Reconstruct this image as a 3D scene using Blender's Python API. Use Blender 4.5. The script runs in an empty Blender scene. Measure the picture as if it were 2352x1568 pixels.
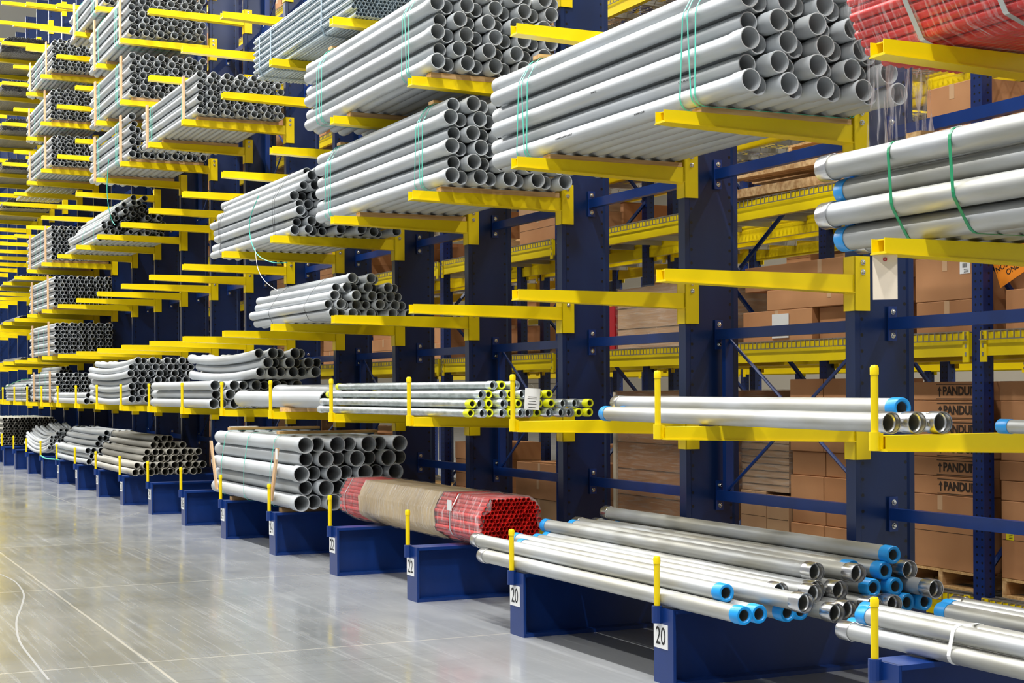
import bpy, math, random
from mathutils import Vector, Matrix
random.seed(7)
PI = math.pi
COL = bpy.context.scene.collection
# world: x = depth from the aisle into the racks, y = along the rack row, z = up
F, TH, VH, H, K = 3567.7, .4388, 892., 1.58, -.0057
CS, SN = math.cos(TH), math.sin(TH)
S, A0, DT, DC = 1.8288, 7.25, 4.265, 5.515      # column pitch, first column, arm tips, column faces
LV = {1: .405, 2: 1.369, 3: 2.216, 4: 3.066, 5: 3.920, 6: 4.766, 7: 5.621, 8: 6.474, 9: 7.331, 10: 8.2, 11: 9.054, 12: 9.91}
AW = .092                                        # arm width

def uvn(u, v):
    U0 = u - 1176; V0 = v - VH
    V = (V0 - K * U0) / (1 + K * K)
    return (U0 + K * V) / F, V / F
def atz(u, v, z):
    x, y = uvn(u, v); D = (H - z) / y; R = x * D
    return R * CS + D * SN, D * CS - R * SN
def atd(u, v, d):
    x, y = uvn(u, v); D = d / (x * CS + SN)
    return D * CS - x * D * SN, H - y * D

# ------------------------------------------------------------------ materials
def lin(h):
    r = []
    for i in (0, 2, 4):
        c = int(h[i:i + 2], 16) / 255
        r.append(c / 12.92 if c <= .04045 else ((c + .055) / 1.055) ** 2.4)
    return (*r, 1)
def mat(name, col, rough=.5, metal=0, noise=0, nscale=(8, 8, 8), col2=None, bump=0, spec=.5, coat=0, rnd=0, dots=None, det=4):
    m = bpy.data.materials.new(name); m.use_nodes = True
    nt = m.node_tree; N = nt.nodes; Lk = nt.links
    b = N['Principled BSDF']
    b.inputs['Roughness'].default_value = rough; b.inputs['Metallic'].default_value = metal
    b.inputs['Specular IOR Level'].default_value = spec; b.inputs['Coat Weight'].default_value = coat
    b.inputs['Coat Roughness'].default_value = .15
    c1 = lin(col)
    tc = N.new('ShaderNodeTexCoord'); mp = N.new('ShaderNodeMapping'); mp.inputs['Scale'].default_value = nscale
    Lk.new(tc.outputs['Object'], mp.inputs['Vector'])
    if rnd:
        oi = N.new('ShaderNodeObjectInfo'); ml = N.new('ShaderNodeMath'); ml.operation = 'MULTIPLY'; ml.inputs[1].default_value = 37.0
        Lk.new(oi.outputs['Random'], ml.inputs[0]); Lk.new(ml.outputs[0], mp.inputs['Location'])
    nz = N.new('ShaderNodeTexNoise'); nz.inputs['Scale'].default_value = 1; nz.inputs['Detail'].default_value = det
    Lk.new(mp.outputs['Vector'], nz.inputs['Vector'])
    rp = N.new('ShaderNodeValToRGB'); Lk.new(nz.outputs['Fac'], rp.inputs['Fac'])
    rp.color_ramp.elements[0].position = .35; rp.color_ramp.elements[1].position = .68
    c2 = lin(col2) if col2 else tuple(x * (1 - noise) for x in c1[:3]) + (1,)
    rp.color_ramp.elements[0].color = c2; rp.color_ramp.elements[1].color = c1
    out = rp.outputs['Color']
    if rnd:
        hs = N.new('ShaderNodeHueSaturation'); mr = N.new('ShaderNodeMapRange')
        mr.inputs['To Min'].default_value = 1 - rnd; mr.inputs['To Max'].default_value = 1 + rnd
        Lk.new(oi.outputs['Random'], mr.inputs['Value']); Lk.new(mr.outputs[0], hs.inputs['Value'])
        Lk.new(out, hs.inputs['Color']); out = hs.outputs['Color']
    if dots:      # punched holes: rows (x positions), vertical pitch, hole radius
        xs, pitch, rad = dots
        sp = N.new('ShaderNodeSeparateXYZ'); Lk.new(tc.outputs['Object'], sp.inputs[0])
        def M(op, a, bb=None, c=None):
            n = N.new('ShaderNodeMath'); n.operation = op
            for i, q in enumerate((a, bb, c)):
                if q is None: continue
                if isinstance(q, (int, float)): n.inputs[i].default_value = q
                else: Lk.new(q, n.inputs[i])
            return n.outputs[0]
        zz = M('SUBTRACT', M('MODULO', sp.outputs['Z'], pitch), pitch / 2)
        best = None
        for ax, p0 in xs:
            dx = M('SUBTRACT', sp.outputs[ax], p0)
            dd = M('SQRT', M('ADD', M('MULTIPLY', dx, dx), M('MULTIPLY', zz, zz)))
            ge = N.new('ShaderNodeNewGeometry'); sn = N.new('ShaderNodeSeparateXYZ'); Lk.new(tc.outputs['Normal'], sn.inputs[0])
            ok = M('MULTIPLY', M('LESS_THAN', dd, rad), M('LESS_THAN', M('ABSOLUTE', sn.outputs[ax]), .5))
            best = ok if best is None else M('MAXIMUM', best, ok)
        mx = N.new('ShaderNodeMix'); mx.data_type = 'RGBA'; mx.inputs['B'].default_value = (.003, .003, .004, 1)
        Lk.new(best, mx.inputs['Factor']); Lk.new(out, mx.inputs['A']); out = mx.outputs['Result']
    Lk.new(out, b.inputs['Base Color'])
    if bump:
        bp = N.new('ShaderNodeBump'); bp.inputs['Strength'].default_value = bump; bp.inputs['Distance'].default_value = .01
        Lk.new(nz.outputs['Fac'], bp.inputs['Height']); Lk.new(bp.outputs[0], b.inputs['Normal'])
    return m
YEL = mat('yellow_paint', 'F2D400', .34, noise=.06, nscale=(3, 3, 3), spec=.4)
NAVY = mat('navy_paint', '0E3479', .3, noise=.25, nscale=(2.5, 2.5, 1.2), spec=.5)
NAVYCOL = mat('navy_column_paint', '102856', .28, noise=.3, nscale=(3, 3, 1), dots=([('X', .055), ('X', .36)], .0914, .0105))
NAVYPOST = mat('navy_post_paint', '122C6A', .33, noise=.2, dots=([('Y', .022), ('Y', .07), ('X', .05)], .0508, .0085))
PVC = mat('grey_plastic', 'B9BEC2', .36, noise=.1, nscale=(4, 1.2, 4), col2='ACAFB0', rnd=.05)
PVCD = mat('dusty_grey_plastic', 'A9A69C', .5, noise=.15, nscale=(4, 1.2, 4), col2='8F8B80', rnd=.08)
PVCS = mat('bluish_grey_steel_tube', 'B4C3CB', .35, .35, noise=.15, nscale=(4, 1, 4), rnd=.1)
DARKT = mat('dull_steel_tube', '8D9096', .35, .7, noise=.2, rnd=.15)
ALU = mat('mill_aluminium', 'BEC1C3', .48, .6, nscale=(9, 1.6, 9), col2='A9A79C', rnd=.05, det=6)
GALV = mat('galvanised_steel', 'C6CCCC', .38, .6, nscale=(30, 12, 30), col2='9DA4A2', rnd=.05)
ZINC = mat('bright_zinc', 'E2EAF0', .28, .75, noise=.1, nscale=(20, 20, 20))
COUP = mat('machined_aluminium', 'D6D6D6', .24, .95, noise=.12, nscale=(30, 30, 30))
BORE = mat('dark_bore', '4A4848', .6, .5)
BLUEC = mat('blue_cap_plastic', '1E9AE6', .35, noise=.05)
YELC = mat('lime_cap_plastic', 'E4E60A', .4, noise=.04)
REDT = mat('red_tube', 'D8231C', .4, noise=.15, rnd=.06)
KRAFT = mat('kraft_paper', 'C9B184', .5, nscale=(3, 6, 3), col2='B39A6C', bump=.4)
CARD = mat('cardboard', 'C08A5C', .75, nscale=(2, 2, 2), col2='B07A4E', rnd=.12)
CARD2 = mat('pale_cardboard', 'C09A72', .75, nscale=(2, 2, 2), col2='AD8560', rnd=.1)
TAPE = mat('packing_tape', 'C9A37C', .3)
WOOD = mat('pale_pine', 'DDB986', .7, nscale=(3, 22, 22), col2='A97C4A', rnd=.1, det=6)
WOODX = mat('pine_crossgrain', 'D8B27C', .7, nscale=(3, 40, 40), col2='B4894F', rnd=.1, det=6)
STAKE = mat('pine_stake', 'DDBB92', .65, nscale=(30, 30, 3), col2='C49A6E', rnd=.05)
TEAL = mat('teal_strap', '4FC3AC', .4)
GREEN = mat('green_strap', '128A5A', .35)
WHITE = mat('white_label', 'E9E9E6', .5)
MANILA = mat('manila_tag', 'EADBC4', .6)
BLACK = mat('black_ink', '161616', .6)
WIREB = mat('black_tie_wire', '2A2A2A', .5)
INK = mat('brown_ink', '3A2A1C', .7)
ORANGE = mat('orange_label', 'F08A18', .5)
MESH = mat('wire_mesh_steel', '9A948A', .4, .6)
MESHD = mat('mesh_support_steel', 'A6A49C', .45, .6)
BOLT = mat('zinc_bolt', 'D5D5CE', .25, 1)
REDP = mat('red_sheet_metal', 'B01822', .3)
WALLM = mat('beige_wall_panel', 'B5AC9A', .7)
STEELD = mat('dark_structural_steel', '56524C', .6)
CREAM = mat('cream_wrap', 'DCCDB2', .5)
STRUT = mat('galvanised_strut', 'C8CCCA', .35, .7)

def film(name, col, lo, hi, scale, rough=.12, base=.12, top=.75):
    m = bpy.data.materials.new(name); m.use_nodes = True
    nt = m.node_tree; N = nt.nodes; Lk = nt.links
    b = N['Principled BSDF']; b.inputs['Base Color'].default_value = lin(col); b.inputs['Roughness'].default_value = rough
    b.inputs['Specular IOR Level'].default_value = .8
    tr = N.new('ShaderNodeBsdfTransparent'); mx = N.new('ShaderNodeMixShader')
    tc = N.new('ShaderNodeTexCoord'); mp = N.new('ShaderNodeMapping'); mp.inputs['Scale'].default_value = scale
    nz = N.new('ShaderNodeTexNoise'); nz.inputs['Scale'].default_value = 1; nz.inputs['Detail'].default_value = 5; nz.inputs['Distortion'].default_value = .6
    Lk.new(tc.outputs['Object'], mp.inputs[0]); Lk.new(mp.outputs[0], nz.inputs['Vector'])
    mr = N.new('ShaderNodeMapRange'); mr.inputs['From Min'].default_value = lo; mr.inputs['From Max'].default_value = hi
    mr.inputs['To Min'].default_value = base; mr.inputs['To Max'].default_value = top
    Lk.new(nz.outputs['Fac'], mr.inputs[0]); Lk.new(mr.outputs[0], mx.inputs[0])
    Lk.new(tr.outputs[0], mx.inputs[1]); Lk.new(b.outputs[0], mx.inputs[2])
    bp = N.new('ShaderNodeBump'); bp.inputs['Strength'].default_value = .7; bp.inputs['Distance'].default_value = .01
    Lk.new(nz.outputs['Fac'], bp.inputs['Height']); Lk.new(bp.outputs[0], b.inputs['Normal'])
    Lk.new(mx.outputs[0], N['Material Output'].inputs[0])
    return m
FILM = film('clear_stretch_film', 'F6F2F2', .48, .78, (4, 70, 7), base=.1, top=.6)
FILM2 = film('thin_stretch_film', 'F6F2F2', .5, .8, (4, 60, 7), base=.04, top=.5)
FILMH = film('hanging_stretch_film', 'F2EEF0', .5, .66, (40, 40, 3), base=.06)
FILMB = film('pallet_stretch_film', 'E6DCCB', .45, .8, (4, 4, 45), base=.1, top=.5)

def floor_mat():
    m = bpy.data.materials.new('polished_concrete'); m.use_nodes = True
    nt = m.node_tree; N = nt.nodes; Lk = nt.links; b = N['Principled BSDF']
    tc = N.new('ShaderNodeTexCoord'); sp = N.new('ShaderNodeSeparateXYZ'); Lk.new(tc.outputs['Object'], sp.inputs[0])
    def M(op, a, bb=None):
        n = N.new('ShaderNodeMath'); n.operation = op
        for i, q in enumerate((a, bb)):
            if q is None: continue
            if isinstance(q, (int, float)): n.inputs[i].default_value = q
            else: Lk.new(q, n.inputs[i])
        return n.outputs[0]
    def noise(scale, det=5, rough=.6, dist=0, loc=(0, 0, 0), rot=0):
        mp = N.new('ShaderNodeMapping'); mp.inputs['Scale'].default_value = scale; mp.inputs['Location'].default_value = loc
        mp.inputs['Rotation'].default_value = (0, 0, rot)
        nz = N.new('ShaderNodeTexNoise'); nz.inputs['Scale'].default_value = 1; nz.inputs['Detail'].default_value = det
        nz.inputs['Roughness'].default_value = rough; nz.inputs['Distortion'].default_value = dist
        Lk.new(tc.outputs['Object'], mp.inputs[0]); Lk.new(mp.outputs[0], nz.inputs['Vector']); return nz.outputs['Fac']
    def ramp(fac, stops):
        r = N.new('ShaderNodeValToRGB'); Lk.new(fac, r.inputs[0]); e = r.color_ramp.elements
        e[0].position, e[0].color = stops[0][0], lin(stops[0][1]); e[1].position, e[1].color = stops[-1][0], lin(stops[-1][1])
        for p, c in stops[1:-1]: q = e.new(p); q.color = lin(c)
        return r.outputs[0]
    def mix(f, a, bb, mode='MIX'):
        x = N.new('ShaderNodeMix'); x.data_type = 'RGBA'; x.blend_type = mode
        if isinstance(f, float): x.inputs['Factor'].default_value = f
        else: Lk.new(f, x.inputs['Factor'])
        for nme, q in (('A', a), ('B', bb)):
            if isinstance(q, tuple): x.inputs[nme].default_value = q
            else: Lk.new(q, x.inputs[nme])
        return x.outputs['Result']
    def soft(f, lo, hi, amt):
        mr = N.new('ShaderNodeMapRange'); mr.inputs['From Min'].default_value = lo; mr.inputs['From Max'].default_value = hi
        mr.inputs['To Max'].default_value = amt; mr.interpolation_type = 'SMOOTHSTEP'; Lk.new(f, mr.inputs[0]); return mr.outputs[0]
    base = ramp(noise((.55, .4, 1), 8, .62, .4), [(.3, '62676A'), (.5, '787D80'), (.72, '8F9396')])
    tint = ramp(noise((.35, .22, 1), 3, .5, 0, (3, 1, 0)), [(.42, '777A7C'), (.66, '827A66')])
    c = mix(.35, base, tint)
    st = noise((14, .35, 1), 6, .7, .3)                      # wheel streaks along the aisle
    c = mix(soft(st, .5, .72, .42), c, lin('A9ACAE'))
    st3 = noise((26, .5, 1), 4, .7, .2, (11, 0, 0), .06)
    c = mix(soft(st3, .54, .7, .35), c, lin('B4B6B7'))
    st2 = noise((.7, 16, 1), 6, .7, 1.2, (7, 0, 0), .5)
    c = mix(soft(st2, .5, .75, .4), c, lin('565A5E'))
    # dusty pale strip beside the rack
    edge = soft(M('ADD', sp.outputs['X'], M('MULTIPLY', noise((1.2, 1.2, 1), 6), 1.2)), 3.5, 4.6, .6)
    c = mix(edge, c, lin('A2A4A6'))
    # saw cut joints
    wob = M('MULTIPLY', M('SUBTRACT', noise((3, 3, 1), 3), .5), .012)
    jx = M('LESS_THAN', M('ABSOLUTE', M('SUBTRACT', M('ADD', sp.outputs['X'], wob), 1.92)), .009)
    my = M('MODULO', M('ADD', sp.outputs['Y'], 3.66 * 20 - 8.64), 3.67)
    jy = M('LESS_THAN', M('ABSOLUTE', M('SUBTRACT', M('ADD', my, wob), .25)), .009)
    c = mix(M('MULTIPLY', M('MAXIMUM', jx, jy), .65), c, lin('BDB9AE'))
    Lk.new(c, b.inputs['Base Color'])
    rr = N.new('ShaderNodeMapRange'); rr.inputs['From Min'].default_value = .3; rr.inputs['From Max'].default_value = .7; rr.inputs['To Min'].default_value = .08; rr.inputs['To Max'].default_value = .24
    Lk.new(noise((2.2, 1.1, 1), 6), rr.inputs[0]); Lk.new(rr.outputs[0], b.inputs['Roughness'])
    b.inputs['Specular IOR Level'].default_value = .6
    return m
FLOORM = floor_mat()

# ------------------------------------------------------------------ mesh helpers
class MB:
    def __init__(s): s.v = []; s.f = []; s.m = []
    def add(s, vs, fs, mi=0):
        o = len(s.v); s.v += [tuple(p) for p in vs]; s.f += [tuple(i + o for i in f) for f in fs]; s.m += [mi] * len(fs); return s
    def box(s, x0, x1, y0, y1, z0, z1, mi=0):
        return s.add([(x0, y0, z0), (x1, y0, z0), (x1, y1, z0), (x0, y1, z0), (x0, y0, z1), (x1, y0, z1), (x1, y1, z1), (x0, y1, z1)],
                     [(0, 3, 2, 1), (4, 5, 6, 7), (0, 1, 5, 4), (1, 2, 6, 5), (2, 3, 7, 6), (3, 0, 4, 7)], mi)
    def prism(s, poly, axis, a, b, mi=0):          # poly of 2D points, extruded along an axis
        def pt(p, t): return {'y': (p[0], t, p[1]), 'x': (t, p[0], p[1]), 'z': (p[0], p[1], t)}[axis]
        n = len(poly); vs = [pt(p, a) for p in poly] + [pt(p, b) for p in poly]
        fs = [tuple(range(n))[::-1], tuple(range(n, 2 * n))] + [(i, (i + 1) % n, n + (i + 1) % n, n + i) for i in range(n)]
        return s.add(vs, fs, mi)
    def tube(s, pts, r, seg=8, cap=True, mi=0):
        pts = [Vector(p) for p in pts]; vs = []; n = len(pts); up = None
        for i, p in enumerate(pts):
            t = (pts[min(i + 1, n - 1)] - pts[max(i - 1, 0)]).normalized()
            if up is None: up = Vector((0, 0, 1)) if abs(t.z) < .9 else Vector((1, 0, 0))
            a = t.cross(up).normalized(); bb = a.cross(t).normalized(); up = bb
            for k in range(seg):
                q = 2 * PI * k / seg; vs.append(p + a * (r * math.cos(q)) + bb * (r * math.sin(q)))
        fs = [(i * seg + k, i * seg + (k + 1) % seg, (i + 1) * seg + (k + 1) % seg, (i + 1) * seg + k) for i in range(n - 1) for k in range(seg)]
        if cap: fs += [tuple(range(seg))[::-1], tuple(range((n - 1) * seg, n * seg))]
        return s.add(vs, fs, mi)
    def rev(s, prof, seg=24, closed=True, bow=0, L=1, off=(0, 0, 0), mi=0):   # (y, r) profile about the y axis
        vs = []; n = len(prof)
        for y, r in prof:
            dz = bow * (2 * y / L - 1) ** 2 if bow else 0
            for k in range(seg):
                q = 2 * PI * k / seg; vs.append((off[0] + r * math.cos(q), off[1] + y, off[2] + dz + r * math.sin(q)))
        m = n if closed else n - 1
        fs = [(i * seg + k, ((i + 1) % n) * seg + k, ((i + 1) % n) * seg + (k + 1) % seg, i * seg + (k + 1) % seg) for i in range(m) for k in range(seg)]
        return s.add(vs, fs, mi)
    def mesh(s, name, mats, smooth=True, ang=35):
        me = bpy.data.meshes.new(name); me.from_pydata(s.v, [], s.f)
        for m in (mats if isinstance(mats, (list, tuple)) else [mats]): me.materials.append(m)
        if any(s.m): me.polygons.foreach_set('material_index', s.m)
        if smooth:
            me.polygons.foreach_set('use_smooth', [True] * len(s.f)); me.set_sharp_from_angle(angle=math.radians(ang))
        me.update(); return me
def ob(name, me, parent=None, loc=(0, 0, 0), rot=(0, 0, 0)):
    o = bpy.data.objects.new(name, me); COL.objects.link(o); o.parent = parent; o.location = loc; o.rotation_euler = rot; return o
def tag(o, label, cat, group=None, kind=None):
    if label: o['label'] = label
    if cat: o['category'] = cat
    if group: o['group'] = group
    if kind: o['kind'] = kind
    return o
def thing(name, label, cat, loc=(0, 0, 0), rotz=0, group=None):
    return tag(ob(name, None, None, loc, (0, 0, rotz)), label, cat, group)
def struct(name, me, loc=(0, 0, 0)):
    o = ob(name, me, None, loc); o['kind'] = 'structure'; return o
def text_mesh(txt, size, m, ext=.0006, bold=0):
    cu = bpy.data.curves.new('lettering', 'FONT'); cu.body = txt; cu.size = size; cu.extrude = ext; cu.offset = bold
    cu.align_x = 'CENTER'; cu.align_y = 'CENTER'; cu.resolution_u = 3
    o = bpy.data.objects.new('lettering_tmp', cu); COL.objects.link(o)
    dg = bpy.context.evaluated_depsgraph_get(); me = bpy.data.meshes.new_from_object(o.evaluated_get(dg)); me.materials.clear(); me.materials.append(m)
    bpy.data.objects.remove(o); return me
def hull(pts):
    pts = sorted(set((round(a, 5), round(b, 5)) for a, b in pts))
    def half(ps):
        r = []
        for p in ps:
            while len(r) > 1 and (r[-1][0] - r[-2][0]) * (p[1] - r[-2][1]) - (r[-1][1] - r[-2][1]) * (p[0] - r[-2][0]) <= 0: r.pop()
            r.append(p)
        return r
    a = half(pts); b = half(pts[::-1]); return a[:-1] + b[:-1]
def ring(mb, poly, y0, w, t=.002, skew=0):   # a strap: thin band round a closed outline
    n = len(poly); cx = sum(p[0] for p in poly) / n; cz = sum(p[1] for p in poly) / n
    zs = [p[1] for p in poly]; zl = max(zs) - min(zs) or 1
    vs = []
    for e in (0, t):
        for q in (0, w):
            for p in poly:
                dx, dz = p[0] - cx, p[1] - cz; L = math.hypot(dx, dz) or 1
                vs.append((p[0] + dx / L * e, y0 + q + skew * (p[1] - cz) / zl, p[1] + dz / L * e))
    fs = []
    for i in range(n):
        j = (i + 1) % n
        fs += [(2 * n + i, 2 * n + j, 3 * n + j, 3 * n + i), (i, n + i, n + j, j), (i, j, 2 * n + j, 2 * n + i), (n + i, 3 * n + i, 3 * n + j, n + j)]
    mb.add(vs, fs)
def circ(x, z, r, n=12): return [(x + r * math.cos(2 * PI * k / n), z + r * math.sin(2 * PI * k / n)) for k in range(n)]

ORD = ['', 'second ', 'third ', 'fourth ', 'fifth ', 'sixth ', 'seventh ', 'eighth ', 'ninth ', 'tenth ', 'eleventh ', 'twelfth ', 'thirteenth ',
       'fourteenth ', 'fifteenth ', 'sixteenth ', 'seventeenth ', 'eighteenth ', 'nineteenth ', 'twentieth ', 'twenty-first ', 'twenty-second ', 'twenty-third ']
def nth(k, base): return (ORD[k] + 'from the ' + base) if k else base + 'most'

# ------------------------------------------------------------------ setting
ob0 = MB().box(-14, 30, -6, 62, -.2, 0).mesh('floor', FLOORM, False); struct('floor', ob0)
struct('ceiling', MB().box(-14, 30, -6, 62, 13.4, 13.6).mesh('ceiling', mat('white_roof_deck', 'DADAD6', .8), False))
w = MB().box(-14, 30, 58, 58.3, 0, 13.4)
for i in range(26): w.box(-14, 30, 57.93, 58, .3 + i * .5, .5 + i * .5)
struct('wall_back', w.mesh('wall_back', WALLM, False))
struct('wall_right', MB().box(29.7, 30, -6, 58, 0, 13.4).mesh('wall_right', WALLM, False))
b = MB()
for zz in (9.2, 11.2):
    b.box(-14, 30, 47.9, 48.1, zz, zz + .25)
for k in range(12): b.add([(-14 + k * 3, 47.95, 9.3), (-13.8 + k * 3, 47.95, 9.3), (-12.3 + k * 3, 47.95, 11.3), (-12.5 + k * 3, 47.95, 11.3)], [(0, 1, 2, 3)])
b.box(2.2, 2.5, 47.8, 48.2, 0, 13.4)
struct('trim_1', b.mesh('roof_truss', STEELD, False))

# old tyre marks on the slab
def mark(name, pts, w):
    P_ = [Vector((*atz(u, v, 0), .0006)) for u, v in pts]; mb = MB(); vs = []; out = []
    for i in range(len(P_) - 1):
        p0, p1, p2, p3 = P_[max(i - 1, 0)], P_[i], P_[i + 1], P_[min(i + 2, len(P_) - 1)]
        for k in range(10):
            t = k / 10; out.append(.5 * ((2 * p1) + (p2 - p0) * t + (2 * p0 - 5 * p1 + 4 * p2 - p3) * t * t + (3 * p1 - p0 - 3 * p2 + p3) * t ** 3))
    for i in range(len(out) - 1):
        d = (out[i + 1] - out[i]).normalized(); n = Vector((-d.y, d.x, 0)) * w; vs += [out[i] + n, out[i] - n]
    fs = [(2 * i, 2 * i + 1, 2 * i + 3, 2 * i + 2) for i in range(len(out) - 2)]
    struct(name, mb.add(vs, fs).mesh('tyre_mark', mat('pale_scuff', '8F9090', .3), False))
mark('trim_2', [(0, 1318), (34, 1335), (54, 1362), (50, 1390), (38, 1425), (44, 1470), (75, 1515), (118, 1568)], .007)
mark('trim_3', [(100, 1130), (200, 1168), (290, 1184), (320, 1176), (270, 1190), (180, 1205)], .008)

# ------------------------------------------------------------------ cantilever rack
def arm_mesh():
    m = MB(); L = DC - DT; t = .005; h0, h1 = .062, .098
    def bot(x): return -(h0 + (h1 - h0) * x / L)
    w = AW
    # hollow tapered box open at the tip, folded lips below
    for y0, y1 in ((0, t), (w - t, w)):
        m.prism([(0, bot(0)), (L, bot(L)), (L, 0), (0, 0)], 'y', y0, y1)
    m.prism([(.03, -t), (L, -t), (L, 0), (.03, 0)], 'y', t, w - t)
    m.prism([(0, bot(0)), (L, bot(L)), (L, bot(L) + t), (0, bot(0) + t)], 'y', t, w - t)
    m.box(.09, .1, t, w - t, -h0 + .004, -t)
    m.prism([(0, bot(0) - .006), (L, bot(L) - .006), (L, bot(L)), (0, bot(0))], 'y', -.008, w + .008)
    return m.mesh('arm', YEL, False)
def bracket_mesh():
    m = MB(); c = .045; w = .052
    m.box(-.008, 0, c - w, c + w, -.205, .105)
    m.box(-.008, .1, c - w, c - w + .007, -.205, .105); m.box(-.008, .1, c + w - .007, c + w, -.205, .105)
    return m.mesh('bracket', YEL, False)
def bolt_mesh():
    m = MB(); m.rev([(0, .017), (-.004, .017), (-.004, .012), (-.014, .011), (-.018, .007), (-.018, .0001)], 8, False); return m.mesh('bolt', BOLT)
ARM, BRK, BLT = arm_mesh(), bracket_mesh(), bolt_mesh()
PIN = MB(); PIN.tube([(0, 0, 0), (0, 0, .345)], .0165, 14); PIN.tube([(0, 0, -.005), (0, 0, .075)], .025, 14); PIN.box(.0, .03, -.02, .02, 0, .07); PIN = PIN.mesh('stop_pin', YEL)
PINL = MB(); PINL.tube([(0, 0, 0), (0, 0, .245)], .0165, 14); PINL = PINL.mesh('stop_pin_long', YEL)
CAP = MB(); CAP.rev([(0, .0195), (-.03, .0195), (-.04, .014), (-.042, .0001)], 14, False); CAP = CAP.mesh('cap', YEL)
def post_mesh():
    m = MB(); h = 10.9; w = AW - .006; g = .007
    # closed rolled section: face flange, recessed side plates, rear flange
    out = [(0, 0), (0, w), (.035, w), (.042, w - g), (.37, w - g), (.385, w), (.42, w), (.42, 0), (.385, 0), (.37, g), (.042, g), (.035, 0)]
    m.prism(out, 'z', 0, h); return m.mesh('post', NAVYCOL, False)
POST = post_mesh()
def base_mesh():
    m = MB(); L = DC - DT + .5; w = .2; z = LV[1]
    m.box(0, L, 0, w, z - .022, z); m.box(0, L, 0, w, 0, .022); m.box(0, L, w / 2 - .008, w / 2 + .008, .022, z - .022)
    m.box(-.012, .004, 0, w, 0, z); m.box(0, .012, .01, w - .01, .022, z - .022)
    for x in (.02,):
        m.box(-.04, -.012, .11, .16, z - .075, z - .005)
    m.tube([(-.03, .135, z - .08), (-.03, .135, z + .01)], .029, 12)
    return m.mesh('base', NAVY, False)
BASE = base_mesh()
PLATE = MB().box(-.002, 0, 0, .145, 0, .13).mesh('number_plate', WHITE, False)
NUMS = {t: text_mesh(t, .135, BLACK) for t in ('20', '22', '24', '26', '28', '30')}
numof = {0: '20', 1: '20', 2: '22', 3: '22', 4: '24', 5: '24', 6: '26', 7: '26', 8: '28', 9: '28', 10: '30', 11: '30'}
NC = 22
for n in [-1] + list(range(0, NC)) + [-2]:
    ya = A0 + n * S                       # far face of column
    i = n + 1
    lab = 'navy cantilever rack column with yellow arms, ' + (nth(i, 'right') if n > -2 else 'cut off by the right edge')
    if n in numof and n < 6: lab += ', base numbered ' + numof[n]
    t = thing('cantilever_column', lab, 'rack column', (DC, ya - AW, 0), 0, 'cantilever rack columns')
    ob('post', POST, t, (0, .003, 0))
    bs = ob('base', BASE, t, (DT - .012 - DC, -.104, 0))
    if n in numof:
        pl = ob('number_plate', PLATE, bs, (-.0125, .053, .188))
        tm = ob('number', NUMS[numof[n]], pl, (-.0026, .0725, .062), (PI / 2, 0, -PI / 2)); tm.scale = (.78, 1, 1)
        tm['label'] = 'black number ' + numof[n]
    sp = ob('stop_pin', PINL, t, (DT - .042 - DC, .031, LV[1] + .012)); ob('cap', CAP, sp, (0, 0, .222), (-PI / 2, 0, 0))
    for l in range(2, 13):
        a = ob('arm', ARM, t, (DT - DC, 0, LV[l]))
        if n < 19: ob('bracket', BRK, a, (DC - DT, 0, 0))
        if n <= 8:
            for bz in (.015, .07): ob('bolt', BLT, a, (DC - DT + .05, -.006, bz))
        if l == 2:
            sp = ob('stop_pin', PIN, t, (DT - .016 - DC, .056, LV[2] - .06)); ob('cap', CAP, sp, (0, 0, .322), (-PI / 2, 0, 0))

# braces between the columns
RAIL = MB().box(-.025, .025, 0, S - AW, -.034, .034).mesh('rail', NAVY, False)
EPL = MB().box(-.03, .03, 0, .008, -.1, .1).mesh('end_plate', NAVY, False)
BZ = [.846, 1.94, 3.03, 4.12, 5.21, 6.31, 7.4, 8.5, 9.6]
VPOST = MB().box(-.03, .03, 0, .04, 0, 1.09).mesh('upright_angle', NAVY, False)
for n in range(-2, NC - 1):
    yb = A0 + n * S
    t = thing('brace_frame', 'navy braces bolted between two cantilever columns, bay %s' % nth(n + 2, 'right'), 'rack brace', (DC + .26, yb, 0), 0, 'braces of the cantilever rack')
    for z in BZ:
        r = ob('rail', RAIL, t, (0, 0, z))
        if n <= 10:
            for yy, sg in ((S - AW - .008, 1),):
                ob('end_plate', EPL, r, (0, yy, 0))
                for bz in (.068, -.068): ob('bolt', BLT, r, (0, yy, bz))
    if n % 2 == 0 and -1 < n < 16:
        for k in (0, 3, 5, 7):
            for yy in (.06, S - AW - .1): ob('upright_angle', VPOST, t, (.02, yy, BZ[k]))
            for q in (0, 1):
                z0, z1 = (BZ[k] + .03, BZ[k + 1] - .03) if q else (BZ[k + 1] - .03, BZ[k] + .03)
                ob('diagonal_rod', MB().tube([(.01 + .02 * q, .08, z0), (.01 + .02 * q, S - AW - .08, z1)], .011, 6).mesh('diagonal_rod', NAVY), t)

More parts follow.
